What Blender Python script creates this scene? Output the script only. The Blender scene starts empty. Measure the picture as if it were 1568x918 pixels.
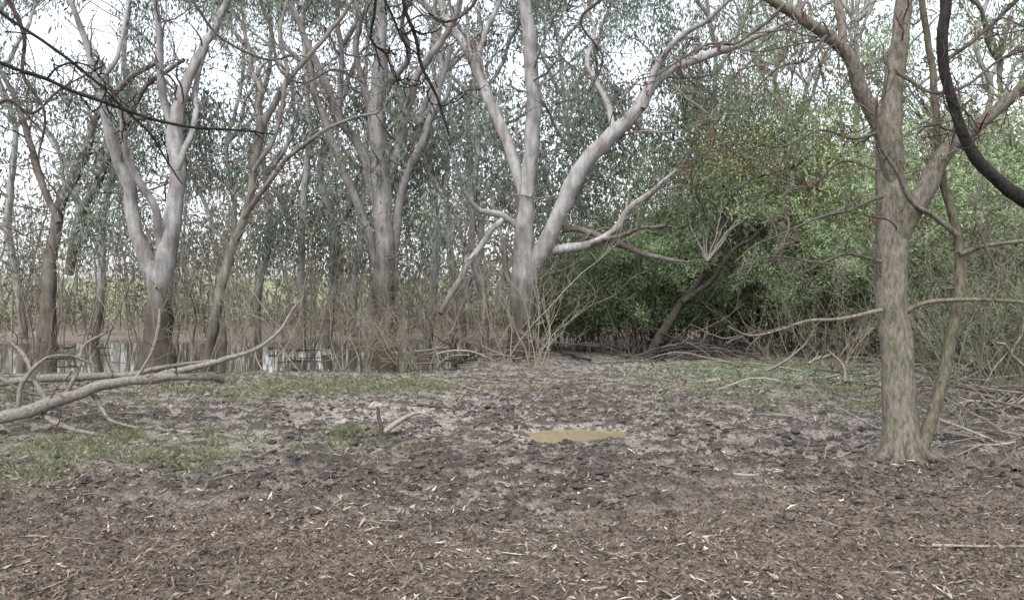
import bpy, math, numpy as np
F=1132.0; CH=1.6; HZ=470.0; CX=784.0
rng=np.random.default_rng(7)
def W(px,py,d): return np.array([(px-CX)/F*d, d, CH+(HZ-py)/F*d])
def nrm(v): return v/np.maximum(np.linalg.norm(v,axis=-1,keepdims=True),1e-9)
TAB=[np.random.default_rng(100+i).random((256,256)) for i in range(8)]
def vn(x,y,s=0):
    T=TAB[s%8]; xi=np.floor(x).astype(int); yi=np.floor(y).astype(int)
    fx=x-xi; fy=y-yi; fx=fx*fx*(3-2*fx); fy=fy*fy*(3-2*fy)
    a=T[xi&255,yi&255]; b=T[(xi+1)&255,yi&255]; c=T[xi&255,(yi+1)&255]; d=T[(xi+1)&255,(yi+1)&255]
    return (a*(1-fx)+b*fx)*(1-fy)+(c*(1-fx)+d*fx)*fy
def fbm(x,y,o=4,s=0):
    r=0;a=0.5;t=0
    for i in range(o):
        r=r+a*vn(x*2**i+i*17.3,y*2**i+i*5.7,s+i); t+=a; a*=.5
    return r/t
def ss(a,b,x):
    t=np.clip((x-a)/(b-a),0,1); return t*t*(3-2*t)
# ---------------- mesh builder
class MB:
    def __init__(s): s.v=[];s.f=[];s.m=[];s.c=[];s.sm=[];s.n=0
    def add(s,v,f,m,c,smooth):
        s.v.append(v);s.f.append(f+s.n);s.m.append(np.full(len(f),m));s.c.append(c);s.sm.append(np.full(len(f),smooth));s.n+=len(v)
    def build(s,name,mats,loc=(0,0,0)):
        v=np.concatenate(s.v)-np.array(loc); f=np.concatenate(s.f).astype(np.int32); m=np.concatenate(s.m).astype(np.int32); c=np.concatenate(s.c); sm=np.concatenate(s.sm)
        me=bpy.data.meshes.new(name)
        me.vertices.add(len(v)); me.vertices.foreach_set('co',v.astype(np.float32).ravel())
        me.loops.add(f.size); me.loops.foreach_set('vertex_index',f.ravel())
        me.polygons.add(len(f)); me.polygons.foreach_set('loop_start',np.arange(0,f.size,4,dtype=np.int32))
        for mt in mats: me.materials.append(mt)
        me.polygons.foreach_set('material_index',m)
        me.polygons.foreach_set('use_smooth',sm.astype(bool))
        me.update(calc_edges=True)
        a=me.color_attributes.new('Col','FLOAT_COLOR','POINT')
        cc=np.ones((len(v),4),np.float32); cc[:,:3]=c; a.data.foreach_set('color',cc.ravel())
        o=bpy.data.objects.new(name,me); o.location=loc; bpy.context.scene.collection.objects.link(o); return o
def tubes(mb,P,R,n,mat,col,lump=0.0,jit=0.15):
    """P (B,S,3) R (B,S)"""
    B,S,_=P.shape
    T=nrm(np.gradient(P,axis=1))
    ref=np.where(np.abs(T.mean(1)[:,1:2])>0.75,np.array([[0.1,0.1,1.0]]),np.array([[0.2,1.0,0.1]]))[:,None,:]
    A=nrm(np.cross(T,np.broadcast_to(ref,T.shape))); C=np.cross(T,A)
    th=np.arange(n)*2*math.pi/n
    r=R[:,:,None]*np.ones(n)
    if lump>0:
        u=np.cumsum(np.linalg.norm(np.diff(P,axis=1,prepend=P[:,:1]),axis=2),1)/np.maximum(R.max(1,keepdims=True),1e-4)
        uu=np.broadcast_to(u[:,:,None],r.shape); o=rng.random()*99
        r=r*(1+lump*2*(fbm(1.6*np.cos(th)+20+o+uu*.15,1.6*np.sin(th)+30+uu*0.35,3,1)-.5)+lump*1.2*(vn(uu*1.1+o,np.cos(th)+9,3)-.5))
    V=P[:,:,None,:]+r[...,None]*(np.cos(th)[:,None]*A[:,:,None,:]+np.sin(th)[:,None]*C[:,:,None,:])
    idx=np.arange(B*S*n).reshape(B,S,n)
    a=idx[:,:-1,:]; b=idx[:,1:,:]
    f=np.stack([a,np.roll(a,-1,2),np.roll(b,-1,2),b],-1).reshape(-1,4)
    col=np.asarray(col,float)
    if col.ndim==1: c=np.broadcast_to(col,(B,S,n,3))
    elif col.ndim==2: c=np.broadcast_to(col[:,None,None,:],(B,S,n,3))
    else: c=np.broadcast_to(col[:,:,None,:],(B,S,n,3))
    c=c*(1+jit*rng.uniform(-1,1,(B,1,1,1)))
    mb.add(V.reshape(-1,3),f,mat,c.reshape(-1,3),True)
def wander(p,d,L,S,curl,trop):
    B=len(p); P=np.zeros((B,S,3)); P[:,0]=p; d=nrm(d)
    cv=rng.normal(0,curl*.35,(B,3))
    for k in range(1,S):
        if k%2==0: cv=rng.normal(0,curl*.4,(B,3))
        d=nrm(d+cv+rng.normal(0,curl*1.0,(B,3))+np.array([0,0,trop])); P[:,k]=P[:,k-1]+d*(np.asarray(L)/(S-1))[:,None]
    return P
def taper(r0,r1,S,p=1.0):
    t=np.linspace(0,1,S)**p; return np.asarray(r0)[:,None]*(1-t)+np.asarray(r1)[:,None]*t
def spawn(P,R,k,t0,spread,ratio,S,curl,trop,up=0.2,rr=0.6,rmin=.004,Lfix=None):
    B,Sx,_=P.shape; bi=np.repeat(np.arange(B),k); t=rng.uniform(t0,.98,B*k)*(Sx-1); i=np.floor(t).astype(int); fr=(t-i)[:,None]
    p=P[bi,i]*(1-fr)+P[bi,i+1]*fr; T=nrm(P[bi,i+1]-P[bi,i])
    r=R[bi,i]*rr; Lp=np.linalg.norm(np.diff(P,axis=1),axis=2).sum(1)[bi]
    d=nrm(T+rng.normal(0,spread,(B*k,3))+np.array([0,0,up]))
    L=(Lp*ratio if Lfix is None else Lfix)*rng.uniform(.4,1.2,B*k)
    Q=wander(p,d,L,S,curl,trop); r=np.maximum(r,rmin)
    return Q,taper(r,np.maximum(r*.35,rmin*.7),S)
def catmull(K,per):
    K=np.asarray(K,float); K=np.vstack([2*K[0]-K[1],K,2*K[-1]-K[-2]]); out=[]
    for i in range(1,len(K)-2):
        t=np.linspace(0,1,per,endpoint=False)[:,None]; a,b,c,d=K[i-1],K[i],K[i+1],K[i+2]
        out.append(.5*((2*b)+(-a+c)*t+(2*a-5*b+4*c-d)*t*t+(-a+3*b-3*c+d)*t**3))
    out.append(K[-2][None]); return np.vstack(out)
def limb(pts,d,dz=0.0,per=6,wob=0.0,d0=0.0):
    """pts (px,py,wpx) -> world path; depth drifts dz metres along the limb"""
    K=catmull(pts,per); n=len(K); t=np.linspace(0,1,n); D=d+d0+dz*t**1.3
    P=np.stack([(K[:,0]-CX)/F*D,D,CH+(HZ-K[:,1])/F*D],1)
    if wob: 
        s=rng.random()*90; u=np.cumsum(np.linalg.norm(np.diff(P,axis=0,prepend=P[:1]),axis=1)); e=np.minimum(1,t*6)
        P[:,0]+=wob*(fbm(u*1.1/(wob*5+.3)+s,t*0+s,2,2)-.5)*2*e; P[:,2]+=wob*(fbm(u*1.1/(wob*5+.3)+s+40,t*0+s,2,4)-.5)*1.4*e; P[:,1]+=3*wob*(vn(u*.5+s,t*0+s+7,3)-.5)*e
    return P[None],(np.maximum(K[:,2],1)/F*D/2)[None]
def leaves(mb,C,per,sig,ln,wd,bias,noise,col,cv=0.25,lv=0.25,mat=1):
    N=len(C)*per; ci=np.repeat(np.arange(len(C)),per)
    p=C[ci]+rng.normal(0,1,(N,3))*np.asarray(sig)
    d=nrm(np.asarray(bias)+rng.normal(0,noise,(N,3))); s=nrm(np.cross(d,rng.normal(0,1,(N,3))))
    l=(ln*rng.uniform(.6,1.3,N))[:,None]; w=(wd*rng.uniform(.7,1.3,N))[:,None]
    V=np.stack([p,p+d*l*.45+s*w*.5,p+d*l,p+d*l*.45-s*w*.5],1).reshape(-1,3)
    f=np.arange(N*4).reshape(-1,4)
    col=np.asarray(col,float); col=np.broadcast_to(col,(len(C),3))
    cc=col*(1+cv*rng.uniform(-1,1,(len(C),1))); c=cc[ci]*(1+lv*rng.uniform(-1,1,(N,1)))
    c=c*np.array([1,1,1])+rng.uniform(-.008,.008,(N,3))
    mb.add(V,f,mat,np.clip(np.repeat(c,4,0),.003,1),False)
# ---------------- materials
def newmat(name):
    m=bpy.data.materials.new(name); m.use_nodes=True; return m,m.node_tree.nodes,m.node_tree.links,m.node_tree.nodes['Principled BSDF']
def colmat(name,rough=.9,scale=(6,6,6),lo=.7,hi=1.3,bump=0.0,bdist=.02,det=6,tint=None,spec=.15):
    m,N,L,b=newmat(name)
    at=N.new('ShaderNodeAttribute'); at.attribute_name='Col'
    tc=N.new('ShaderNodeTexCoord'); mp=N.new('ShaderNodeMapping'); mp.inputs['Scale'].default_value=scale
    L.new(tc.outputs['Object'],mp.inputs[0]); no=N.new('ShaderNodeTexNoise'); no.inputs['Scale'].default_value=1; no.inputs['Detail'].default_value=det; no.inputs['Roughness'].default_value=.65
    L.new(mp.outputs[0],no.inputs['Vector'])
    mr=N.new('ShaderNodeMapRange'); mr.inputs[1].default_value=.3; mr.inputs[2].default_value=.7; mr.inputs[3].default_value=lo; mr.inputs[4].default_value=hi
    L.new(no.outputs['Fac'],mr.inputs[0])
    vm=N.new('ShaderNodeVectorMath'); vm.operation='SCALE'; L.new(at.outputs['Color'],vm.inputs[0]); L.new(mr.outputs[0],vm.inputs['Scale'])
    out=vm.outputs[0]
    if tint:
        n2=N.new('ShaderNodeTexNoise'); n2.inputs['Scale'].default_value=tint[0]; n2.inputs['Detail'].default_value=4; L.new(tc.outputs['Object'],n2.inputs['Vector'])
        r2=N.new('ShaderNodeMapRange'); r2.inputs[1].default_value=.45; r2.inputs[2].default_value=.62; r2.inputs[4].default_value=tint[1]; L.new(n2.outputs['Fac'],r2.inputs[0])
        mx=N.new('ShaderNodeMixRGB'); mx.blend_type='MULTIPLY'; L.new(r2.outputs[0],mx.inputs[0]); L.new(out,mx.inputs[1]); mx.inputs[2].default_value=(*tint[2],1); out=mx.outputs[0]
    L.new(out,b.inputs['Base Color']); b.inputs['Roughness'].default_value=rough; b.inputs['Specular IOR Level'].default_value=spec
    if bump:
        bp=N.new('ShaderNodeBump'); bp.inputs['Strength'].default_value=bump; bp.inputs['Distance'].default_value=bdist; L.new(no.outputs['Fac'],bp.inputs['Height']); L.new(bp.outputs[0],b.inputs['Normal'])
    return m
def leafmat(name,tr=.35,det=0):
    m,N,L,b=newmat(name); N.remove(b); out=N['Material Output']
    at=N.new('ShaderNodeAttribute'); at.attribute_name='Col'
    d=N.new('ShaderNodeBsdfDiffuse'); L.new(at.outputs['Color'],d.inputs[0])
    if tr==0: L.new(d.outputs[0],out.inputs[0]); return m
    t=N.new('ShaderNodeBsdfTranslucent'); mx=N.new('ShaderNodeMixShader'); mx.inputs[0].default_value=tr
    L.new(at.outputs['Color'],t.inputs[0]); L.new(d.outputs[0],mx.inputs[1]); L.new(t.outputs[0],mx.inputs[2]); L.new(mx.outputs[0],out.inputs[0]); return m
M_gum=colmat('smooth_gum_bark',.8,(7,7,1.3),.5,1.25,.5,.03,tint=(1.6,.8,(.62,.57,.50)))
M_rough=colmat('rough_bark',.95,(30,30,10),.4,1.45,1.0,.03,8,tint=(5,.6,(.70,.78,.58)))
M_twig=leafmat('twig_bark',0)
M_leaf=leafmat('leaf_green',.4)
M_dry=colmat('dry_leaf',.85,(60,60,60),.75,1.2,det=2)
M_dead=colmat('dead_wood',.9,(30,30,30),.45,1.4,.8,.012)
M_far=leafmat('gum_leaf',0)
MATS=[M_gum,M_leaf,M_twig,M_rough,M_dry,M_dead,M_far]
# ---------------- ground
def shore(x,y):
    n=(fbm(x*.25,y*.25,3,2)-.5)*5
    near=ss(17.9,19.3,y+n*.35-0.03*(x+10)); far=1-ss(36,38,y+n*.5); right=1-ss(-2.6,-0.4,x+n*.6-(y-22)*.12)
    return near*far*right
def gmask(x,y):
    n=(fbm(x*1.3,y*1.3,4,5)-.5)
    def e(cx,cy,rx,ry): return 1-ss(.35,1.15,np.sqrt(((x-cx)/rx)**2+((y-cy)/ry)**2)+n*1.6)
    g=np.maximum.reduce([e(-4.9,8.0,2.6,2.8),e(-3.6,14.8,5.0,2.7)*.85,e(4.9,14.5,2.6,4.6)*.62,e(-1.6,8.1,.9,.55)*.5,e(7,20,4,3)*.7,e(-9.5,12,3.5,3)*.6])
    return g
def puddle_r(x,y):
    dx=(x-.79)/.60; dy=(y-9.35)/.56; a=np.arctan2(dy,dx)
    return np.sqrt(dx*dx+dy*dy)/(1+.13*np.sin(2*a+.6)+.09*np.sin(3*a+1)+.06*np.sin(5*a)+.04*np.sin(9*a+2))
def gh(x,y,fine=True):
    h=.10*(fbm(x*.35,y*.35,3,1)-.5)
    if fine:
        mud=.35+.65*ss(4.2,7.5,y+(fbm(x*.6,y*.6,3,3)-.5)*3)*(1-.8*ss(17,24,y))
        c=fbm(x*5,y*5,3,4)-.5; c2=np.abs(fbm(x*4.2,y*4.2,3,6)-.5)
        c3=fbm(x*15,y*15,2,0)-.5
        g=gmask(x,y)
        h=h+(mud*(1-.6*g))*(.17*c+.06*(.12-c2)+.08*c3)
    pr=puddle_r(x,y); h=h*(1-.8*(1-ss(1.0,1.7,pr)))-.045*(1-ss(.9,1.15,pr))+.0
    h=h-.45*shore(x,y)
    h=h+ss(37,60,y)*.3+np.maximum(0,y-62)*.05*ss(10,-30,x)*1.0
    return h
def axis(segs):
    o=[]
    for a,b,s in segs: o.append(np.arange(a,b,s))
    return np.concatenate(o)
xp=axis([(0,6.2,.03),(6.2,12,.055),(12,24,.15),(24,60,1.2),(60,420,15)]); xs=np.concatenate([-xp[:0:-1],xp])
ys=axis([(-30,2,1.5),(2,3.4,.08),(3.4,11.5,.03),(11.5,18,.05),(18,30,.11),(30,60,.6),(60,420,8)])
X,Y=np.meshgrid(xs,ys,indexing='ij'); Z=gh(X,Y)
g=gmask(X,Y)
n1=fbm(X*.6,Y*.6,3,3); mud=ss(4.4,8.0,Y+(n1-.5)*4)
c=fbm(X*5,Y*5,3,4)-.5; c3=fbm(X*15,Y*15,2,0)-.5; big=fbm(X*.45+5,Y*.45,3,6)
litter=np.array([.128,.103,.081]); dark=np.array([.040,.034,.030]); light=np.array([.265,.240,.220]); mid=np.array([.172,.150,.132])
def mixc(a,b,t): return a*(1-t[...,None])+b*t[...,None]
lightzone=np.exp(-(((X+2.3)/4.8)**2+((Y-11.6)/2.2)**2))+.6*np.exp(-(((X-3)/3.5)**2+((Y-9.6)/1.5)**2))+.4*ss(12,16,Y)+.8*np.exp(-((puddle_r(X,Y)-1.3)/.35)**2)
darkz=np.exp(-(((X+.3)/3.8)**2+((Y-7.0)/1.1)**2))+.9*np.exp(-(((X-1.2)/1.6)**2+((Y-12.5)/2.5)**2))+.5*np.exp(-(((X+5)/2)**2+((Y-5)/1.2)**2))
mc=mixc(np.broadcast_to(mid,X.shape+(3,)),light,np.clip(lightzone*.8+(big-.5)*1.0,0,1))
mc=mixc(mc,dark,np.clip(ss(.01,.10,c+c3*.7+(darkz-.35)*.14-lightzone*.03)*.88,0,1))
lc_=mixc(litter*(0.8+.5*big[...,None]),dark*1.3,ss(-.02,.1,c+c3*.6)*.5)
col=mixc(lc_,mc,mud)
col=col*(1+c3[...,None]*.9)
green=np.array([.14,.148,.085]); col=mixc(col,green,np.clip(g*.45,0,1)*ss(.1,-.1,c3))
wet=ss(.02,.5,shore(X,Y)); col=mixc(col,np.array([.045,.036,.028]),wet)
far=ss(30,38,Y); col=mixc(col,np.array([.19,.155,.125])*(.6+.8*fbm(X*.5,Y*.5,3,2)[...,None]),far*(1-wet)*.9)
field=ss(52,68,Y); col=mixc(col,np.array([.19,.22,.11]),field)
gb=MB(); nx,ny=X.shape; idx=np.arange(nx*ny).reshape(nx,ny)
f=np.stack([idx[:-1,:-1],idx[1:,:-1],idx[1:,1:],idx[:-1,1:]],-1).reshape(-1,4)
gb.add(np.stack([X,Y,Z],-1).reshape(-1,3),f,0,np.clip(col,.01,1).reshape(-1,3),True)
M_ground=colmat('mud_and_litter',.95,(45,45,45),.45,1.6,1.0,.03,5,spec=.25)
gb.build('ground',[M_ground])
# ---------------- water
def watermat(name,colr,rough,bump,sc_=5):
    m,N,L,b=newmat(name); b.inputs['Base Color'].default_value=(*colr,1); b.inputs['Roughness'].default_value=rough; b.inputs['IOR'].default_value=1.33
    no=N.new('ShaderNodeTexNoise'); no.inputs['Scale'].default_value=sc_; tc=N.new('ShaderNodeTexCoord'); L.new(tc.outputs['Object'],no.inputs['Vector'])
    bp=N.new('ShaderNodeBump'); bp.inputs['Strength'].default_value=bump; bp.inputs['Distance'].default_value=.01; L.new(no.outputs['Fac'],bp.inputs['Height']); L.new(bp.outputs[0],b.inputs['Normal'])
    return m
def sheet(name,x0,x1,y0,y1,z,mat,nx=24,ny=12):
    b=MB(); xx,yy=np.meshgrid(np.linspace(x0,x1,nx),np.linspace(y0,y1,ny),indexing='ij'); id=np.arange(nx*ny).reshape(nx,ny)
    f=np.stack([id[:-1,:-1],id[1:,:-1],id[1:,1:],id[:-1,1:]],-1).reshape(-1,4)
    b.add(np.stack([xx,yy,xx*0+z],-1).reshape(-1,3),f,0,np.ones((nx*ny,3)),True); return b.build(name,[mat])
sheet('swamp_water',-42,1.5,16.8,41,-.12,watermat('swamp_water_mat',(.055,.045,.035),.05,.10))
b=MB(); A=np.linspace(0,2*math.pi,96,endpoint=False); rr=np.linspace(.0001,1.12,8)
RR,AA=np.meshgrid(rr,A,indexing='ij'); k=(1+.13*np.sin(2*AA+.6)+.09*np.sin(3*AA+1)+.06*np.sin(5*AA)+.04*np.sin(9*AA+2))
V=np.stack([.79+.60*RR*k*np.cos(AA),9.35+.56*RR*k*np.sin(AA),AA*0-.024],-1).reshape(-1,3); id=np.arange(8*96).reshape(8,96)
f=np.stack([id[:-1],id[1:],np.roll(id[1:],-1,1),np.roll(id[:-1],-1,1)],-1).reshape(-1,4)
b.add(V,f,0,np.ones((len(V),3)),True); b.build('puddle',[watermat('muddy_water_mat',(.24,.20,.125),.02,.04,3)])
# ---------------- leaf litter, clods, grass
def scatter(n,fn,y0=3.0,y1=20,pw=1.0):
    y=y0+(y1-y0)*rng.random(n)**pw; x=rng.uniform(-1,1,n)*(y*.74+1.0)
    k=rng.random(n)<fn(x,y); return x[k],y[k]
lb=MB()
def litterbits(x,y,ln,wd,cols,tilt,zo=.004):
    N=len(x); z=gh(x,y)+zo; a=rng.uniform(0,2*math.pi,N)
    d=nrm(np.stack([np.cos(a),np.sin(a),rng.normal(0,tilt,N)],1)); s=nrm(np.cross(d,np.stack([rng.normal(0,tilt,N),rng.normal(0,tilt,N),np.ones(N)],1)))
    l=(ln*rng.lognormal(-.1,.5,N))[:,None]; w=(wd*rng.lognormal(-.1,.45,N))[:,None]; p=np.stack([x,y,z],1)
    p[:,2]+=np.abs(d[:,2])*l[:,0]*.5
    u=np.array([0,0,1.0])*w*rng.uniform(-.3,.6,(N,1)); k1=rng.uniform(-.3,.3,(N,1))
    V=np.stack([p-d*l*.5,p+s*w*.5+u+d*l*k1,p+d*l*.5+s*w*.15,p-s*w*.5+u+d*l*k1],1).reshape(-1,3)
    cols=np.array(cols); c=cols[rng.integers(0,len(cols),N)]*rng.lognormal(0,.25,(N,1))
    lb.add(V,np.arange(N*4).reshape(-1,4),0,np.repeat(c,4,0),False)
ok=lambda x,y:(puddle_r(x,y)>1.05)*(shore(x,y)<.2)
x,y=scatter(190000,lambda x,y:(1-.88*ss(4.4,8.5,y+(fbm(x*.6,y*.6,3,3)-.5)*4))*ok(x,y),3.0,18,1.3)
litterbits(x,y,.034,.013,[(.128,.10,.078),(.09,.072,.058),(.18,.147,.117),(.058,.047,.04),(.122,.09,.066)],.4)
x,y=scatter(26000,lambda x,y:(1-.6*ss(6,9,y))*ok(x,y)*ss(.3,.6,fbm(x*1.2,y*1.2,3,2)),3.0,18,1.1)
litterbits(x,y,.06,.013,[(.28,.242,.195),(.23,.193,.15),(.35,.312,.26),(.18,.148,.115)],.25,.01)
x,y=scatter(22000,lambda x,y:ss(9,14,y)*ok(x,y),9,22)
litterbits(x,y,.08,.02,[(.26,.225,.19),(.15,.128,.105),(.21,.178,.145)],.3,.01)
lb.build('leaf_litter',[M_dry])
gr=MB()
def blades(x,y,h,w,cols,lean=.5):
    N=len(x); p=np.stack([x,y,gh(x,y)-.005],1); d=nrm(np.stack([rng.normal(0,lean,N),rng.normal(0,lean,N),np.ones(N)],1)); a=rng.uniform(0,math.pi,N)
    s=np.stack([np.cos(a),np.sin(a),0*a],1); hh=(h*rng.uniform(.4,1.5,N))[:,None]; ww=w*rng.uniform(.6,1.4,N)[:,None]
    dr=np.stack([d[:,0],d[:,1],0*a-.2],1)*hh*.5
    V=np.stack([p-s*ww*.5,p+s*ww*.5,p+d*hh*.8+s*ww*.3,p+d*hh+dr],1).reshape(-1,3)
    cols=np.array(cols); c=cols[rng.integers(0,len(cols),N)]*rng.uniform(.7,1.3,(N,1)); gr.add(V,np.arange(N*4).reshape(-1,4),0,np.repeat(c,4,0),False)
gc=[(.135,.16,.082),(.16,.187,.10),(.12,.142,.072),(.22,.215,.145),(.27,.255,.18)]
tuft=lambda x,y:ss(.42,.62,fbm(x*2.6,y*2.6,3,7))
x,y=scatter(190000,lambda x,y:ok(x,y)*gmask(x,y)**1.3*(.08+.92*tuft(x,y))*(.5+.5*ss(6,12,y)),4.5,24)
blades(x,y,.085,.008,gc)
x,y=scatter(50000,lambda x,y:ok(x,y)*ss(9,12,y)*gmask(x,y)*(.2+.8*tuft(x,y)),9,24); blades(x,y,.09,.014,gc)
n=260; x=-1.95+rng.normal(0,.14,n); y=9.0+rng.normal(0,.15,n); blades(x,y,.12,.007,[(.2,.2,.13),(.16,.165,.1)],.5)
x,y=scatter(30000,lambda x,y:ok(x,y)*np.exp(-(((x-6.5)/2.6)**2+((y-18)/2.2)**2)),14,24); blades(x,y,.12,.05,[(.19,.24,.16),(.24,.28,.2),(.15,.19,.12)],1.1)
gr.build('grass',[M_leaf])
cb=MB()
def clods(x,y,r0,sg=.45):
    N=len(x); th=np.arange(6)*math.pi/3+.2; z=gh(x,y)
    r=r0*rng.lognormal(0,sg,N); r=np.minimum(r,r0*2.4)
    P=np.stack([x,y,z-.3*r],1)[:,None,:]+np.zeros((1,4,1)); S=np.array([.0,.4,.8,1.0]); P[:,:,2]+=S*r[:,None]; P[:,:,:2]+=rng.normal(0,.2,(N,4,2))*r[:,None,None]
    R=r[:,None]*np.array([.9,1.0,.65,.1])*rng.uniform(.8,1.2,(N,4))
    V=P[:,:,None,:]+np.stack([np.cos(th),np.sin(th),0*th],-1)*(R[:,:,None]*rng.uniform(.55,1.4,(N,4,6)))[...,None]
    idx=np.arange(N*24).reshape(N,4,6); a=idx[:,:-1]; b_=idx[:,1:]; f=np.stack([a,np.roll(a,-1,2),np.roll(b_,-1,2),b_],-1).reshape(-1,4)
    c=np.array([.073,.062,.054])*rng.uniform(.5,1.9,(N,1)); cb.add(V.reshape(-1,3),f,0,np.repeat(c,24,0),False)
dz_=lambda x,y:.12*np.exp(-(((x+.3)/3.8)**2+((y-7.2)/1.5)**2))+.1*np.exp(-(((x-1.2)/1.6)**2+((y-12.5)/2.5)**2))
x,y=scatter(34000,lambda x,y:ok(x,y)*ss(4.6,6.8,y)*(1-ss(15,19,y))*(1-.8*gmask(x,y))*(.06+.94*ss(.49,.63,fbm(x*1.8,y*1.8,3,5)+dz_(x,y))),4.4,19)
clods(x,y,.025)
x,y=scatter(36000,lambda x,y:ok(x,y)*(.3+.7*ss(4.5,6.8,y))*(1-ss(12,15,y))*(1-.7*gmask(x,y))*(.2+.8*ss(.42,.6,fbm(x*3,y*3,3,2))),3.4,15)
clods(x,y,.012)
cb.build('mud_clods',[M_ground])
# ---------------- sampled limbs helper
def addlimb(mb,pts,d,dz=0,col=(.4,.37,.35),mat=0,n=10,lump=.12,wob=0.0,d0=0,per=6,kids=6,kidL=1.2,gcol=None,store=None,basedark=None,sub=3,up=.1,spread=.7,curl=.2,trop=0.0,kr=.3,rcap=.03,ws=1.0):
    P,R=limb(pts,d,dz,per,wob,d0); R=R*ws
    c=np.broadcast_to(np.array(col,float),P.shape).copy()
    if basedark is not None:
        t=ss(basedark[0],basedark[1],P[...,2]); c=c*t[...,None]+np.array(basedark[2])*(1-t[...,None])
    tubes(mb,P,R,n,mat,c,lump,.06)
    if store is not None: store.append(P[0])
    if kids:
        gc_=gcol if gcol is not None else col
        Q,RQ=spawn(P,R,kids,.25,spread,0,12,curl,trop,up,kr,.007,Lfix=kidL); RQ=np.minimum(RQ,rcap)
        tubes(mb,Q,RQ,5,2,gc_)
        if sub:
            Q2,R2=spawn(Q,RQ,sub,.2,.7,.5,7,curl,0,.05,.55,.0045); tubes(mb,Q2,R2,4,2,gc_)
            Q3,R3=spawn(Q2,R2,2,.2,.7,.5,5,curl,-.03,0,.6,.0035); tubes(mb,Q3,R3,3,2,gc_)
            if store is not None:
                store.append(Q[:,-1]); 
            return Q3
        return Q
    return None
euc={}
gum=(.30,.292,.295); gbase=(.085,.073,.062); tw=(.145,.125,.108)
def tree(key,d,specs,col=gum,bd=(1.2,3.2,gbase),gcol=tw,**kw):
    mb=MB(); st=[]
    for s in specs:
        pts,dz=s[0],s[1]; o=dict(ws=1.08,wob=.09); o.update(kw)
        if len(s)>2: o.update(s[2])
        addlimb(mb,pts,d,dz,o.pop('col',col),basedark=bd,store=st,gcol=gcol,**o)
    euc[key]=[mb,st,W(specs[0][0][0][0],specs[0][0][0][1],d)]
tree('main',23,[
 ([(797,566,58),(797,545,46),(800,500,38),(802,440,36),(805,385,36)],0,dict(n=20,lump=.2,kids=3,wob=0)),
 ([(803,400,32),(803,340,26),(808,280,22),(815,220,22),(818,150,21),(812,80,20),(805,0,18),(800,-80,14),(795,-160,8)],-1,dict(n=14,kids=9,kidL=2)),
 ([(803,300,18),(783,232,18),(762,182,17),(742,140,16),(715,75,13),(690,40,12),(672,0,11),(650,-60,8),(640,-130,5)],2,dict(n=12,kids=9,kidL=2)),
 ([(738,125,10),(732,80,9),(745,50,8),(765,0,7),(770,-50,4)],1,dict(d0=.9)),
 ([(806,410,30),(832,380,26),(855,330,24),(885,260,24),(930,210,22),(970,178,20),(1000,130,16),(1030,102,14),(1080,85,12),(1150,60,9),(1215,28,6)],-2.5,dict(n=14,kids=12,kidL=2.2)),
 ([(985,165,11),(1008,100,10),(1045,55,8),(1090,25,7),(1140,-20,5)],-2,dict(d0=-1.3)),
 ([(940,200,9),(925,150,8),(900,100,7),(910,50,6),(890,0,4)],1.5,dict(d0=-1)),
 ([(808,388,18),(860,380,14),(905,372,12),(940,352,12),(965,320,10),(1000,290,8),(1032,258,5)],-2,dict(kids=7)),
 ([(860,352,8),(890,350,9),(920,362,9),(975,385,8),(1020,395,6),(1055,402,4)],-1,dict(kids=6,col=(.14,.125,.11))),
 ([(905,374,6),(945,362,6),(980,350,6),(1020,345,4)],-2,dict(d0=-.5,kids=5,col=(.12,.105,.09))),
 ([(800,352,10),(770,330,10),(735,322,8),(712,300,6),(705,270,4)],-1.5,dict(kids=5)),
 ([(770,335,8),(742,366,9),(716,404,10),(692,446,9),(676,482,7)],-1,dict(d0=-.5,kids=5)),
 ([(798,470,8),(780,420,7),(768,360,6),(750,300,5)],1,dict(kids=4,col=(.2,.18,.16))),
])
tree('mid',24.5,[
 ([(592,566,44),(592,540,34),(590,480,28),(588,400,28),(585,330,26),(583,280,26),(579,230,26),(577,180,26),(580,120,22),(582,60,18),(586,-20,13),(590,-100,7)],-1,dict(n=14,kids=12,kidL=2)),
 ([(586,330,16),(565,275,16),(545,215,14),(520,180,13),(500,130,11),(470,60,9),(440,0,7)],-2,dict(kids=9,kidL=1.8)),
 ([(588,310,14),(610,240,13),(622,175,12),(640,115,11),(680,55,9),(705,0,7)],-2,dict(kids=9,kidL=1.8)),
 ([(598,480,13),(604,390,13),(613,300,13),(640,230,12),(668,150,10),(690,70,7)],-1,dict(kids=8)),
 ([(586,440,12),(562,350,12),(530,270,12),(505,200,11),(480,130,9),(475,60,7)],-1.5,dict(kids=8)),
 ([(579,200,12),(560,140,10),(545,80,9),(550,20,7),(530,-40,5)],-1,dict(kids=8)),
 ([(577,170,9),(600,120,9),(625,80,8),(618,30,6),(640,-20,4)],-3,dict(kids=8)),
],col=(.26,.248,.245),bd=(1.5,4,(.09,.078,.067)))
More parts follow.
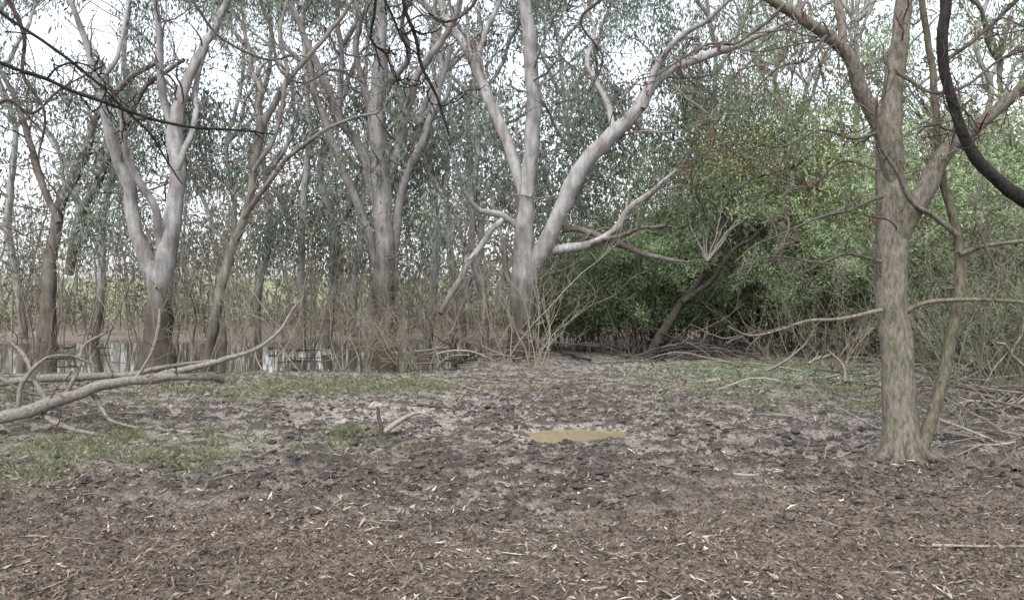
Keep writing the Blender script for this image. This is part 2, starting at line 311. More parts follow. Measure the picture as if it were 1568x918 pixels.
tree('left',22,[
 ([(243,572,62),(243,545,48),(243,500,38),(245,440,36),(249,400,34)],0,dict(n=20,lump=.2,kids=4,wob=0)),
 ([(243,430,24),(216,378,21),(200,310,18),(185,250,17),(168,190,14),(150,130,12),(130,60,9),(105,0,7),(80,-60,4)],-2,dict(n=12,kids=10,kidL=2)),
 ([(251,410,27),(262,350,25),(270,280,22),(268,210,22),(275,150,17),(300,90,13),(330,40,11),(348,0,9),(370,-70,5)],2,dict(n=12,kids=10,kidL=2)),
 ([(248,385,12),(240,325,11),(212,272,9),(192,225,7),(180,170,5)],-2,dict(kids=6)),
 ([(268,215,13),(252,150,11),(243,90,9),(238,20,8),(222,-50,5)],-1,dict(d0=1,kids=8,kidL=1.8)),
 ([(272,260,9),(295,200,8),(300,140,8),(320,70,6)],2,dict(kids=7)),
 ([(150,130,7),(180,90,6),(190,40,5),(200,-10,4)],1,dict(d0=-1,kids=5)),
])
tree('lean',20,[
 ([(312,572,26),(318,545,18),(332,480,17),(347,410,15),(370,340,14),(386,270,12),(402,200,12),(432,140,10),(470,90,8),(510,40,7),(545,-10,5)],2,dict(n=10,kids=14,kidL=1.8)),
 ([(372,335,9),(405,285,9),(440,240,8),(485,208,7),(530,185,6),(578,172,4)],-2,dict(kids=9)),
 ([(400,205,9),(398,150,8),(382,90,7),(372,30,5)],1,dict(kids=8)),
 ([(388,262,8),(425,200,8),(440,120,7),(432,50,6),(450,-20,4)],2,dict(kids=8)),
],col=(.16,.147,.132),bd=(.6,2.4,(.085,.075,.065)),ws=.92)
tree('brownl',26,[
 ([(70,560,30),(76,480,20),(80,400,16),(95,310,15),(130,235,13),(150,175,10),(200,120,8),(250,90,5)],2,dict(kids=14,kidL=2)),
 ([(105,420,13),(120,340,12),(150,270,11),(190,200,9),(225,130,7),(280,90,5)],-2,dict(kids=12,kidL=2)),
 ([(90,340,10),(60,260,9),(40,190,8),(10,120,6),(-30,60,4)],1,dict(kids=12,kidL=2)),
],col=(.155,.138,.125),bd=(1,3,(.10,.09,.078)))
FT=[(458,27,13,.04,1),(500,29,14,.03,1),(655,29,14,.05,1),(715,32,11,.03,1),(30,38,12,-.08,1),(150,36,12,.12,1),(400,36,11,.02,1),(905,36,10,-.1,1),(1110,38,11,-.05,0),(1190,34,10,.04,1),(1290,38,13,.06,1),(1330,34,9,-.05,0),(1490,30,14,.05,1),(1560,28,14,-.03,0),(1240,44,9,0,1),(-120,30,18,.05,1),(1700,30,18,-.05,1),(690,38,12,-.06,1),(540,40,10,.07,1),(345,32,10,.05,1),(740,27,11,-.04,1)]
for i,(px,d,w,ln,pale) in enumerate(FT):
    s=[]; top=rng.uniform(-120,40); K=[]
    for j in range(8):
        t=j/7; K.append((px+ln*t*500+rng.normal(0,7),532+(top-532)*t,w*(1-.6*t)))
    s.append((K,rng.uniform(-2,2),dict(kids=7,kidL=3)))
    for b_ in range(5):
        j=rng.integers(2,7); q=K[j]; sx=rng.choice([-1,1]); L=rng.uniform(50,150); ww=w*.6
        s.append(([(q[0],q[1],ww),(q[0]+sx*L*.3,q[1]-L*.4,ww*.8),(q[0]+sx*L*.5,q[1]-L*1.0,ww*.6),(q[0]+sx*L*1.0,q[1]-L*1.5,ww*.35)],rng.uniform(-3,3),dict(kids=5,kidL=2.5,wob=.3)))
    tree('far%d'%i,d,s,col=(.32,.315,.32) if pale else (.18,.165,.15),bd=(1,3,(.17,.152,.135)),n=7,sub=2)
# ---------------- canopy clumps assigned to the nearest limb
gaps=[(365,165,45,50,.97),(20,250,70,60,.9),(95,20,60,45,.8),(170,15,45,40,.8),(885,15,32,42,.97),(965,95,48,58,.85),(1120,15,85,40,.97),(1230,120,45,40,.5),(425,125,28,35,.9),(505,60,28,35,.85),(640,20,32,26,.75),(700,100,28,34,.7),(860,235,30,30,.6),(1000,60,34,30,.7),(1440,30,60,60,.6),(1330,60,45,50,.6),(1540,60,45,60,.6),(300,30,30,30,.8),(60,110,45,45,.8),(345,330,30,30,.7),(1180,190,50,30,.3),(835,60,16,60,.7),(540,110,22,30,.6)]
def dens(px,py):
    v=np.ones_like(px)
    v=v*(.10+1.2*ss(.39,.56,fbm(px/62,py/50,3,1)))
    v*=1-.6*(1-ss(0,150,px))
    v*=1-ss(320,420,py)*.75
    for (a,b_,rx,ry,s) in gaps: v*=1-s*np.exp(-(((px-a)/rx)**2+((py-b_)/ry)**2))
    v*=1-.3*ss(1280,1400,px)
    return v
def canopy(N,d0,d1,py0,py1,px0=-150,px1=1720):
    px=rng.uniform(px0,px1,N); py=rng.uniform(py0,py1,N); k=rng.random(N)<dens(px,py); px,py=px[k],py[k]; d=rng.uniform(d0,d1,len(px))
    return np.stack([(px-CX)/F*d,d,CH+(HZ-py)/F*d],1),px,py
C,px,py=canopy(3600,23,35,-150,420)
keys=list(euc); SP=np.concatenate([np.concatenate([a[::2] for a in euc[k][1]]) for k in keys]); SK=np.concatenate([np.full(sum(len(a[::2]) for a in euc[k][1]),i) for i,k in enumerate(keys)])
dm=((C[:,None,:]-SP[None])**2*np.array([1,.5,1])).sum(2)
dm=dm+ (SP[None,:,2]>C[:,None,2]+.5)*4
near=dm.argmin(1); nk=SK[near]; npos=SP[near]
mix_t=ss(850,1300,px)[:,None]
lcol=np.array([.140,.168,.136])*(1-mix_t)+np.array([.18,.218,.14])*mix_t
lcol=lcol*(.5+.9*vn(C[:,0]*.45,C[:,2]*.45,3)[:,None])
for i,k in enumerate(keys):
    s=nk==i
    if not s.any(): continue
    mb=euc[k][0]
    leaves(mb,C[s],105,(.30,.30,.42),.20,.05,(0,0,-1.1),.42,lcol[s],.25,.2,mat=6)
    p=npos[s]; q=C[s]; L=np.linalg.norm(q-p,axis=1); sel=L<4.5; p,q=p[sel],q[sel]
    if len(p):
        t=np.linspace(0,1,9)[None,:,None]; mid_=(p+q)/2+rng.normal(0,.12,p.shape)*L[sel][:,None]+np.array([0,0,.15])*L[sel][:,None]
        Pp=(1-t)**2*p[:,None]+2*t*(1-t)*mid_[:,None]+t*t*q[:,None]; Pp[:,1:-1]+=rng.normal(0,.035,Pp[:,1:-1].shape)
        Rr=taper(.009+.005*L[sel],np.full(len(p),.006),9); tubes(mb,Pp,Rr,4,2,(.15,.132,.12))
for k in keys:
    mb,st,base=euc[k]; loc=(base[0],base[1],0.0); mb.build('eucalyptus_tree' if k not in('lean','brownl') else 'bare_tree',MATS,loc)
# ---------------- distant tree mass
db=MB()
n=3300; px=rng.uniform(-500,2050,n); d=rng.uniform(44,88,n); py=rng.uniform(-40,470,n)
top=180+130*(fbm(px/110,px*0+3,3,4)-.5)*2+110*(1-ss(60,330,px)); 
pr=np.where(py>top,1,.22); 
for (a,b_,rx,ry,s) in gaps: pr=pr*(1-s*np.exp(-(((px-a)/rx)**2+((py-b_)/ry)**2)))
k=rng.random(n)<pr; px,py,d=px[k],py[k],d[k]
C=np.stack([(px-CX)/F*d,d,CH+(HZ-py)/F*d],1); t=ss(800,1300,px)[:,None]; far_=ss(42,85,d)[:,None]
lc=(np.array([.185,.205,.175])*(1-t)+np.array([.205,.24,.16])*t)*(.75+.4*far_)  # pale leaf tint, brighter with depth: atmospheric haze painted into the colour
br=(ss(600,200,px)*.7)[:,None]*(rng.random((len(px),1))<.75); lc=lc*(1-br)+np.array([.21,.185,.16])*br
leafy=ss(200,480,px)*.55+.45; k=rng.random(len(px))<leafy
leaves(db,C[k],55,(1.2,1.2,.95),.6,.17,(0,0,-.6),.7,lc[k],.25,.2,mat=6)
def stems(mb,B,px0,px1,d0,d1,h0,h1,r0,r1,cols,lean=.12,k1=6,k2=3,curl=.12,S=10,kl=.3,up=.5,kc=.22,twr=.005):
    px=rng.uniform(px0,px1,B); d=rng.uniform(d0,d1,B); x=(px-CX)/F*d
    p=np.stack([x,d,gh(x,d,False)-.08],1); dr=np.stack([rng.normal(0,lean,B),rng.normal(0,lean,B),np.ones(B)],1)
    P=wander(p,dr,rng.uniform(h0,h1,B),S,curl,.06); r=rng.uniform(r0,r1,B); R=taper(r,r*.25,S)
    cols=np.array(cols); c=cols[rng.integers(0,len(cols),B)]
    tubes(mb,P,R,5,2,c)
    if k1:
        Q,RQ=spawn(P,R,k1,.2,.45,kl,7,kc,.04,up,.5,twr); tubes(mb,Q,RQ,4,2,np.repeat(c,k1,0))
        if k2:
            Q2,R2=spawn(Q,RQ,k2,.15,.6,.45,5,kc,.02,.2,.6,twr*.8); tubes(mb,Q2,R2,3,2,np.repeat(np.repeat(c,k1,0),k2,0)); return P,Q,Q2
    return P,None,None
stems(db,180,-500,2000,46,75,8,16,.05,.14,[(.23,.21,.195),(.18,.16,.14),(.28,.27,.26)],.1,5,2,.09,kl=.28,twr=.018)
n=560; px=rng.uniform(-500,1100,n); d=rng.uniform(48,62,n); z=rng.uniform(.1,2.4,n)*(.4+1.0*vn(px/60,px*0,2)); C=np.stack([(px-CX)/F*d,d,z],1)
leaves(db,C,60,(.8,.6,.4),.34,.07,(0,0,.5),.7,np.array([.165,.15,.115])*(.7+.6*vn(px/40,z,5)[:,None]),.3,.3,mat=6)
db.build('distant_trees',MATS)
# ---------------- bare sapling thickets
sb=MB(); brown=[(.155,.132,.112),(.18,.158,.133),(.13,.108,.09),(.23,.208,.178)]
stems(sb,55,-250,560,27,38,4,9,.02,.055,brown,.16,7,3,.10,twr=.007)
stems(sb,120,-250,560,39,48,4,10,.02,.055,brown,.13,7,3,.10,twr=.008)
stems(sb,80,-200,800,42,52,3,7,.02,.05,brown,.2,6,2,.12,twr=.009)
stems(sb,110,520,1000,38,47,3.5,9,.02,.045,[(.22,.205,.18),(.185,.167,.143),(.145,.128,.108)],.18,7,3,.12,twr=.008)
sb.build('bare_sapling_thicket',MATS)
sb=MB(); tan=[(.235,.21,.17),(.195,.172,.137),(.165,.145,.118),(.28,.255,.21)]
P,Q,Q2=stems(sb,40,330,860,20,27,2.5,6.5,.011,.024,tan,.35,9,4,.18,kl=.5,twr=.0045)
stems(sb,9,-150,330,19.5,25,1.5,5,.011,.024,tan,.35,9,4,.18,kl=.42,twr=.0045)
for (px_,d_,nn,h) in [(520,20.5,6,3.2),(618,19.5,9,3.0),(655,21,5,3.6),(820,19.2,5,3.2),(745,22,7,3.6),(690,23.5,6,3.8),(560,24,6,4.5),(440,23,4,4)]:
    b0=W(px_,0,d_); p=np.tile([b0[0],b0[1],gh(b0[0],b0[1],False)-.08],(nn,1))+rng.normal(0,.10,(nn,3))*[1,1,0]
    Pq=wander(p,np.stack([rng.normal(0,.45,nn),rng.normal(0,.45,nn),np.ones(nn)],1),rng.uniform(.6,1.15,nn)*h,11,.17,.03); r=rng.uniform(.012,.03,nn); R=taper(r,r*.2,11); c=np.array(tan)[rng.integers(0,4,nn)]*.9
    tubes(sb,Pq,R,5,2,c); Q,RQ=spawn(Pq,R,7,.2,.5,.45,8,.22,.02,.3,.5,.005); tubes(sb,Q,RQ,4,2,np.repeat(c,7,0)); Q2,R2=spawn(Q,RQ,4,.15,.6,.45,5,.25,0,.1,.6,.004); tubes(sb,Q2,R2,3,2,np.repeat(c,28,0))
    k=rng.random(len(Q2))<.12
    leaves(sb,Q2[k][:,-1],4,(.06,.06,.06),.06,.03,(0,0,-.3),.8,(.16,.16,.08))
sb.build('bare_sapling_thicket',MATS)
# ---------------- green shrubs on the right
def shrub(px_,d_,h,rad,nst,col,per=44,name='green_shrub',bias=(0,0,.2),ln=.15,wd=.03,k1=7,tip=1.4):
    b0=W(px_,0,d_); mb=MB(); p=np.tile([0,0,-.08],(nst,1))+rng.normal(0,.25*rad,(nst,3))*[1,1,0]
    a=rng.uniform(0,2*math.pi,nst); sp=rng.uniform(.05,.75,nst)*rad/h*1.3
    P=wander(p,np.stack([np.cos(a)*sp,np.sin(a)*sp,np.ones(nst)],1),h*rng.uniform(.5,1.15,nst),10,.1,-.01); r=rng.uniform(.012,.035,nst); R=taper(r,r*.2,10)
    tubes(mb,P,R,4,2,(.12,.105,.085)); Q,RQ=spawn(P,R,k1,.3,.5,.35,6,.2,-.04,.1,.5,.005); tubes(mb,Q,RQ,3,2,(.12,.105,.085))
    C=Q[:,2:].reshape(-1,3); C=C[rng.random(len(C))<.8]
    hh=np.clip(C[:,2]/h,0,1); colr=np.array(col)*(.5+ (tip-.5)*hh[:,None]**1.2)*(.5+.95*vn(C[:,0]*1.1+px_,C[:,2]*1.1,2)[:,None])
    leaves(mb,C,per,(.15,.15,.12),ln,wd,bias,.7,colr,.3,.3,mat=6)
    o=mb.build(name,MATS); o.location=(b0[0],b0[1],float(gh(b0[0],b0[1],False)))
G=(.13,.172,.092); G2=(.155,.198,.11); G3=(.185,.222,.135)
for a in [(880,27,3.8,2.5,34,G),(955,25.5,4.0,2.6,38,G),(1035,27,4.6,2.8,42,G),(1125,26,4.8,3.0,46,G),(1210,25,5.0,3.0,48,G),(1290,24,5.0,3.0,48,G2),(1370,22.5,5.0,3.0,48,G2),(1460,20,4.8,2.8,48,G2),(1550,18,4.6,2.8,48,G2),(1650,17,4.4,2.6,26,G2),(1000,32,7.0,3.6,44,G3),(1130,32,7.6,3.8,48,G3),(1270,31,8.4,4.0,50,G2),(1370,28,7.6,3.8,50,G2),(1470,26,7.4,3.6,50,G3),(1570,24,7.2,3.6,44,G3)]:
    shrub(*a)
# ---------------- wattle tree with yellow blossom + leaning dark trunk
mb=MB(); st=[]
dk=(.05,.043,.038)
for pts,dz in [([(992,556,16),(1010,515,14),(1042,465,12),(1075,420,10),(1098,370,9),(1112,320,8),(1130,275,6),(1150,235,4)],2),([(1045,462,9),(1085,430,8),(1120,390,7),(1165,350,6),(1210,330,4)],1),([(1100,365,6),(1080,320,5),(1060,280,4),(1065,240,3)],2),([(1120,300,5),(1160,270,5),(1200,260,4),(1240,240,3)],2)]:
    addlimb(mb,pts,23.0,dz,dk,mat=3,n=8,kids=9,kidL=1.3,gcol=dk,store=st,wob=.1)
n=400; px=rng.normal(1150,80,n); py=rng.normal(262,48,n); d=rng.uniform(24.0,30,n); C=np.stack([(px-CX)/F*d,d,CH+(HZ-py)/F*d],1)
cl=np.array([.165,.19,.10])*(.45+1.1*vn(C[:,0]*.7,C[:,2]*.7,5)[:,None])
leaves(mb,C,105,(.34,.34,.24),.14,.034,(0,0,-.1),.8,cl,.3,.3,mat=6)
leaves(mb,C[(px>1090)&(rng.random(n)<.5)],18,(.35,.35,.25),.09,.07,(0,0,-.1),.9,(.46,.41,.11),.2,.3,mat=6)
b0=W(992,556,23.0); mb.build('wattle_tree',MATS,(b0[0],b0[1],0))
# ---------------- right foreground bare tree
mb=MB(); bk=(.155,.138,.118); bk2=(.15,.134,.115); D=7.7; tk=(.115,.1,.086)
allq=[]
def nl(pts,dz=0,**k):
    o=dict(mat=3,n=18,lump=.08,kids=5,kidL=.8,gcol=tk,up=.0,spread=.8,curl=.22,trop=-.03,per=12,kr=.18,rcap=.009,wob=.035,ws=.9); o.update(k); c=o.pop('col',bk)
    q=addlimb(mb,pts,D,dz,c,**o)
    if q is not None: allq.append(q[:,-1])
nl([(1384,722,92),(1381,700,68),(1378,640,54),(1375,560,50),(1368,480,50),(1366,400,52),(1366,340,50),(1362,270,44),(1362,190,36),(1368,120,32),(1375,60,28),(1382,0,26),(1390,-90,20)],.3,n=32,per=24,lump=.12,kids=12,col=(.165,.147,.125),wob=.015)
nl([(1366,300,14),(1361,250,26),(1346,192,27),(1320,140,25),(1297,85,22),(1265,52,20),(1220,20,17),(1180,-5,15),(1110,-60,10)],-.5,kids=14,kidL=1.1,d0=.09)
nl([(1300,92,16),(1290,45,14),(1283,0,13),(1270,-60,9)],.3,d0=-.1,kids=6)
nl([(1364,410,16),(1372,372,28),(1388,335,34),(1412,292,33),(1442,240,28),(1480,205,24),(1520,170,20),(1562,135,18),(1620,95,14)],-.4,col=bk2,kids=10,kidL=1,d0=.11)
nl([(1400,712,36),(1412,680,24),(1426,635,20),(1441,580,19),(1456,500,19),(1469,440,18),(1471,385,17),(1462,335,14),(1445,270,13),(1435,190,12),(1426,100,11),(1412,0,10),(1405,-70,7)],.4,d0=-.1,n=16,kids=14,col=(.125,.112,.083),kidL=.9)
nl([(1469,388,9),(1500,377,8),(1540,372,7),(1600,368,5)],-.3,kids=5,n=8)
nl([(1466,360,10),(1435,332,9),(1400,312,8),(1378,268,7),(1350,215,5),(1345,150,4)],-.6,kids=6,n=8)
nl([(1385,477,10),(1420,463,8),(1490,458,7),(1568,461,6),(1640,468,5)],-.5,kids=6,n=8,col=(.15,.135,.1))
nl([(1350,474,8),(1300,484,6),(1240,492,5),(1190,505,4),(1150,515,4),(1118,500,3)],-.6,kids=5,n=8,kidL=.4,col=(.19,.165,.125))
nl([(1352,300,7),(1310,320,5),(1270,325,5),(1215,345,4),(1170,370,3),(1120,400,2)],-.8,kids=9,n=8,kidL=.5,col=tk,wob=.08)
nl([(1350,400,6),(1300,385,5),(1250,400,4),(1190,392,3),(1130,405,2)],-.7,kids=9,n=8,kidL=.45,col=tk,wob=.08)
nl([(1352,200,7),(1300,215,5),(1250,200,4),(1190,225,3),(1130,215,2.5),(1075,235,2)],-.8,kids=9,n=8,kidL=.5,col=tk,wob=.08)
nl([(1265,55,7),(1230,90,5),(1190,100,4),(1150,150,3),(1120,200,2)],-.5,d0=-.3,kids=9,n=8,kidL=.6,col=tk,wob=.08)
nl([(1200,8,7),(1130,60,5),(1080,70,4),(1020,110,3),(980,120,2)],-.7,d0=-.4,kids=9,n=8,kidL=.6,col=tk,wob=.08)
nl([(1345,260,5),(1290,250,4),(1240,290,3),(1200,280,2.5),(1150,310,2)],.8,kids=9,n=6,kidL=.5,col=tk,wob=.08)
nl([(1480,205,8),(1510,260,6),(1500,330,5),(1530,420,4),(1520,480,3)],-.4,kids=8,n=8,col=tk,wob=.06)
nl([(1440,100,7),(1490,60,6),(1530,20,5),(1570,-20,4)],-.4,kids=8,n=8,col=tk,wob=.06)
nl([(1372,110,8),(1420,140,6),(1470,130,5),(1530,90,4),(1580,80,3)],-.5,kids=9,n=8,col=tk,wob=.06)
for dx,dy in [(-.45,-.15),(.4,-.25),(.25,.35),(-.3,.3),(0,-.45)]:
    b0=W(1382,700,D); K=catmull([(b0[0]+dx*.15,D+dy*.15,.28,.09),(b0[0]+dx*.45,D+dy*.45,.09,.07),(b0[0]+dx*.8,D+dy*.8,.01,.04),(b0[0]+dx*1.1,D+dy*1.1,-.05,.02)],6)
    tubes(mb,K[None,:,:3],K[None,:,3],10,3,(.14,.123,.103),.2)
Q=np.concatenate(allq); Q=Q[(rng.random(len(Q))<.18)&(Q[:,2]>2.2)]
leaves(mb,Q,18,(.018,.018,.05),.045,.014,(0,0,-1),.35,(.12,.068,.05),.3,.4,mat=4)
b0=W(1380,705,D); mb.build('bare_deciduous_tree',MATS,(b0[0],b0[1],0))
# ---------------- overhanging branches
def branch(name,d,specs,col,mat=3,kids=6,kidL=.5,gcol=None,n=8,**kw):
    mb=MB()
    for s in specs:
        o=dict(kids=kids,kidL=kidL,n=n,per=8,rcap=.012,wob=.04); o.update(kw)
        if len(s)>2: o.update(s[2])
        addlimb(mb,s[0],d,s[1],col,mat=mat,gcol=gcol or col,**o)
    b0=W(specs[0][0][0][0],specs[0][0][0][1],d); mb.build(name,MATS,tuple(b0))
branch('overhanging_branch',5.2,[([(1450,-120,14),(1442,0,15),(1435,50,16),(1440,110,15),(1460,180,15),(1490,240,17),(1530,280,19),(1568,310,21),(1680,380,26)],.2,dict(kids=5))],(.035,.031,.03),n=14,lump=.08,kidL=.5,rcap=.006)
blk=(.025,.022,.022)
branch('overhanging_branch',6,[([(-120,60,7),(0,97,6),(70,122,6),(140,150,5),(260,187,4.5),(350,200,3.5),(420,206,2.5)],.4),([(-80,-40,6),(0,18,5),(80,72,5),(160,135,4),(230,205,3.5),(285,280,2)],.6),([(70,122,3),(110,100,3),(150,110,2),(190,150,1.5)],.2)],blk,kids=5,kidL=.35,rcap=.006)
branch('overhanging_branch',6,[([(610,-120,7),(620,0,6),(635,50,6),(645,100,5),(668,150,4),(688,205,2.5)],.2),([(572,-100,6),(575,0,5),(566,60,4),(590,85,3),(600,110,2)],.3),([(560,-60,4),(590,0,4),(612,60,3),(640,85,2)],.1)],blk,kids=5,kidL=.3,rcap=.006)
branch('overhanging_branch',8,[([(-60,-80,10),(10,-20,8),(40,40,6),(30,110,5),(55,160,4),(45,230,3),(70,300,2)],.3),([(-60,200,7),(0,150,5),(50,170,4),(90,130,3),(150,95,2)],.4)],(.085,.07,.06),kids=9,kidL=.8,wob=.12,rcap=.008)
branch('overhanging_branch',10,[([(380,-100,7),(400,0,6),(430,60,5),(440,110,4),(475,130,3),(520,110,3),(560,130,2)],.3),([(250,-80,5),(300,0,5),(330,60,4),(400,90,3),(450,80,2)],.4),([(900,-80,7),(930,0,6),(905,40,4),(930,90,3),(915,140,2)],.4),([(760,-80,6),(740,0,5),(700,30,4),(655,20,3),(600,50,2)],.4)],(.09,.075,.066),kids=9,kidL=1.0,wob=.2,rcap=.008)
# ---------------- fallen branches
dw=(.185,.17,.15)
branch('fallen_branch',9.2,[
 ([(-120,668,26),(0,640,19),(70,620,20),(130,601,17),(200,583,15),(262,576,14),(325,573,12),(345,580,9)],1.2,dict(kids=7,n=14)),
 ([(225,581,11),(290,562,9),(345,548,8),(400,526,6),(430,500,5),(445,470,3.5),(465,450,2)],.6,dict(d0=.7,kids=7)),
 ([(-100,600,12),(0,586,11),(60,580,12),(130,576,12),(200,572,10),(250,560,7),(330,552,5)],.5,dict(d0=.8,kids=7)),
 ([(75,618,9),(58,580,8),(40,548,7),(10,520,5),(-20,470,4)],.3,dict(d0=.3,kids=5)),
 ([(60,626,8),(90,645,8),(130,655,7),(182,668,5)],-.3,dict(d0=.3,kids=3)),
 ([(140,600,7),(155,625,6),(175,645,5),(215,655,3)],-.3,dict(d0=.5,kids=3)),
 ([(205,583,6),(222,548,5),(236,500,5),(240,470,3)],.2,dict(d0=.8,kids=5)),
 ([(100,608,7),(120,565,6),(128,530,5),(165,510,3)],.6,dict(d0=.5,kids=6)),
 ([(25,634,8),(60,560,6),(110,545,5),(150,560,3)],.4,dict(d0=.2,kids=5)),
 ([(-100,560,9),(0,575,8),(50,600,6),(110,615,4)],.4,dict(d0=.8,kids=5)),
],dw,mat=5,n=10,kidL=.5,lump=.18,sub=3,gcol=(.10,.087,.075),wob=.07,rcap=.009)
def onground(name,pts,w,col=dw,kids=2,kidL=.25,raise_=0.0):
    mb=MB(); K=catmull([(p[0],p[1],(p[2] if len(p)>2 else 0)) for p in pts],7); d=CH*F/(K[:,1]-HZ); x=(K[:,0]-CX)/F*d
    P=np.stack([x,d,gh(x,d,False)+w*.4+K[:,2]+raise_],1); P[:,:2]+=rng.normal(0,w*.25,(len(P),2)); n=len(P); R=w*.5*np.linspace(1,.4,n)*rng.uniform(.85,1.15,n)
    tubes(mb,P[None],R[None],8,5,col,.15)
    if kids:
        Q,RQ=spawn(P[None],R[None],kids,.2,.6,0,7,.2,-.02,.2,.5,.004,Lfix=kidL); Q[...,2]=np.maximum(Q[...,2],.02); tubes(mb,Q,RQ,5,5,col)
    mb.build(name,MATS,tuple(P[0]))
mb=MB(); P=catmull([(-1.60,9.15,-.05),(-1.61,9.15,.10),(-1.65,9.15,.24),(-1.655,9.15,.36)],5)[None]; tubes(mb,P,np.linspace(.036,.018,P.shape[1])[None],8,5,(.09,.075,.063),.2)
P=catmull([(-1.60,9.15,.05),(-1.48,9.25,.13),(-1.34,9.4,.21),(-1.2,9.5,.25),(-1.1,9.5,.22)],5)[None]; tubes(mb,P,np.linspace(.04,.02,P.shape[1])[None],8,5,(.24,.21,.175),.2)
mb.build('broken_branch',MATS,(-1.6,9.15,0))
lt=(.25,.22,.185)
onground('stick',[(660,580),(700,590),(728,600),(765,610)],.07)
onground('stick',[(738,581),(790,585),(835,588),(862,591)],.06)
onground('stick',[(600,576),(650,582),(700,583)],.04)
onground('stick',[(1093,719),(1140,728),(1200,721),(1256,711),(1300,697),(1342,682)],.035,lt,3)
onground('stick',[(1427,833),(1500,836),(1600,838)],.022,lt,0)
onground('stick',[(1180,620),(1260,622),(1345,618)],.035,lt,0)
onground('stick',[(1150,580),(1230,590),(1300,596)],.04,lt,0)
onground('stick',[(55,905),(100,890),(140,862)],.014,lt,1,.1)
onground('stick',[(0,826),(60,822),(140,828)],.012,lt,1,.1)
onground('stick',[(215,655),(270,662),(330,668),(372,678)],.045,lt)
onground('stick',[(255,700),(290,697),(325,695)],.03,(.10,.08,.07))
onground('stick',[(640,622),(690,626)],.06,(.06,.05,.045),0)
for pts,w in [([(410,554),(440,551),(490,556)],.24),([(860,543),(885,551),(905,556)],.16),([(690,548),(740,545),(790,552)],.15),([(60,545),(120,548),(180,554)],.2),([(1000,548),(1040,543),(1090,546)],.14),([(640,556),(690,552),(730,556)],.14),([(60,534),(120,532),(200,536)],.25),([(330,536),(400,533),(470,538)],.25)]:
    onground('fallen_log',pts,w,(.055,.047,.04),4,.9,.06)
def brush(name,cx,cy,sx,sy,n,L,r,cols,z=.25,flat=.25):
    mb=MB(); p=np.stack([cx+rng.normal(0,sx,n),cy+rng.normal(0,sy,n),rng.uniform(.0,z,n)],1); a=rng.uniform(0,2*math.pi,n)
    P=wander(p,np.stack([np.cos(a),np.sin(a)*.6,rng.normal(.1,flat,n)],1),L*rng.uniform(.4,1.2,n),8,.12,-.02); P[...,2]=np.maximum(P[...,2],.0)
    r_=r*rng.uniform(.4,1.3,n); c=np.array(cols)[rng.integers(0,len(cols),n)]; R=taper(r_,r_*.4,8); tubes(mb,P,R,6,5,c,.1)
    Q,RQ=spawn(P,R,3,.2,.5,.4,6,.2,0,.1,.6,.004); tubes(mb,Q,RQ,4,5,np.repeat(c,3,0)); mb.build(name,MATS,(cx,cy,0))
gy=[(.2,.178,.15),(.15,.132,.11),(.09,.077,.065),(.25,.225,.195)]
brush('brush_pile',5.6,8.2,.7,.5,30,1.3,.02,gy,.2)
brush('brush_pile',7.6,11.0,1.0,.9,60,1.8,.028,gy,.45)
brush('brush_pile',8.3,15,1.6,1.2,50,2.0,.03,gy,.4)
brush('brush_pile',-1.3,21.5,1.3,.6,40,1.6,.025,gy,.4)
brush('brush_pile',5.6,23.0,1.6,.8,50,2.2,.04,[(.06,.052,.047),(.09,.078,.068)],.6)
brush('brush_pile',-8.5,10.6,1.6,.6,30,1.6,.016,gy,.5)
sb=MB(); P,Q,Q2=stems(sb,110,1420,1720,10.5,17,1.6,4.2,.007,.018,[(.15,.14,.107),(.2,.18,.147),(.11,.105,.078),(.13,.125,.092)],.3,8,3,.16,kl=.4,twr=.003)
leaves(sb,Q2[:,-1],7,(.1,.1,.08),.07,.012,(0,0,.1),.8,(.13,.165,.09),.3,.3,mat=6)
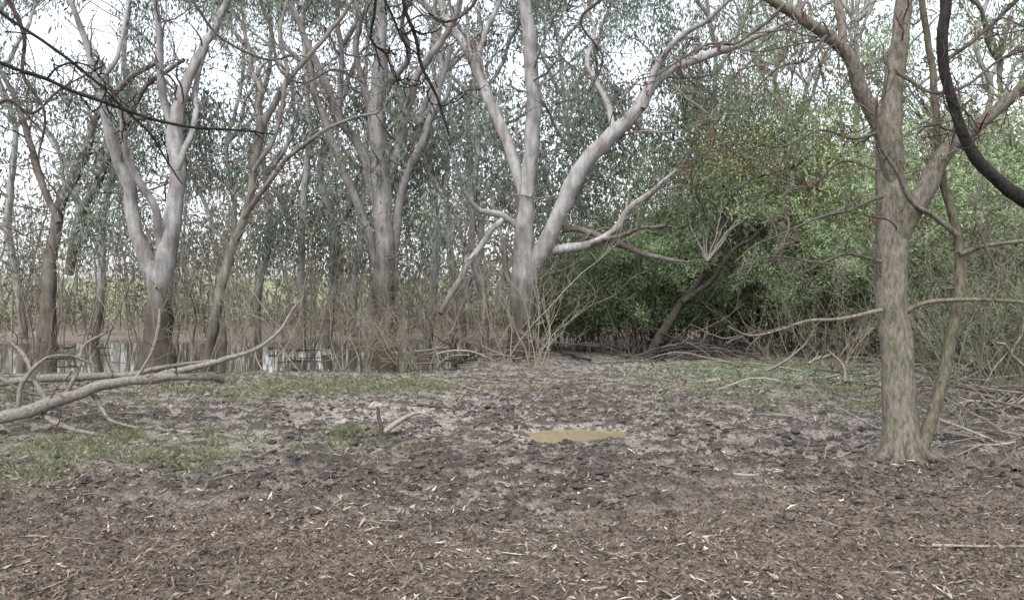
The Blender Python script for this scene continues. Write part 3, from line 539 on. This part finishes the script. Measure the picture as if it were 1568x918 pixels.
P,Q,Q2=stems(sb,70,1180,1500,15,22,.8,3.0,.007,.016,[(.15,.137,.107),(.2,.175,.142),(.11,.1,.078)],.4,8,3,.16,kl=.4,twr=.0035)
sb.build('bare_sapling_thicket',MATS)
sb=MB(); stems(sb,12,-80,420,11,17,1.5,4.5,.008,.016,[(.2,.175,.13),(.16,.142,.102),(.13,.115,.088)],.45,8,4,.16,kl=.5,twr=.0035); sb.build('bare_sapling_thicket',MATS)
# ---------------- world, sun, camera
sc=bpy.context.scene; w=bpy.data.worlds.new("World"); sc.world=w; w.use_nodes=True; N=w.node_tree.nodes; L=w.node_tree.links
sk=N.new('ShaderNodeTexSky'); sk.sky_type='NISHITA'; sk.sun_disc=False; sk.sun_elevation=math.radians(55); sk.sun_rotation=math.radians(200); sk.air_density=1.0; sk.dust_density=3; sk.ozone_density=1
hs=N.new('ShaderNodeHueSaturation'); hs.inputs['Saturation'].default_value=.32; hs.inputs['Value'].default_value=3.0; L.new(sk.outputs[0],hs.inputs['Color']); bg=N['Background']; L.new(hs.outputs[0],bg.inputs[0]); bg.inputs[1].default_value=.15
su=bpy.data.lights.new('sun','SUN'); su.energy=1.5; su.angle=math.radians(20); su.color=(1,.965,.91); so=bpy.data.objects.new('sun',su); sc.collection.objects.link(so)
el,az=math.radians(55),math.radians(200); v=np.array([math.sin(az)*math.cos(el),math.cos(az)*math.cos(el),math.sin(el)])
from mathutils import Vector
so.rotation_euler=Vector(v).to_track_quat('Z','Y').to_euler(); so.location=(0,-10,30)
cam=bpy.data.cameras.new('camera'); co=bpy.data.objects.new('camera',cam); sc.collection.objects.link(co); co.location=(0,0,CH); co.rotation_euler=(math.radians(90),0,0)
cam.sensor_width=36; cam.lens=F/1568*36; cam.shift_y=(HZ-458.5)/1568; cam.clip_end=1500; cam.clip_start=.05; sc.camera=co
sc.view_settings.view_transform='Standard'; sc.view_settings.look='None'; sc.view_settings.exposure=0
print('faces',sum(len(m.polygons) for m in bpy.data.meshes))
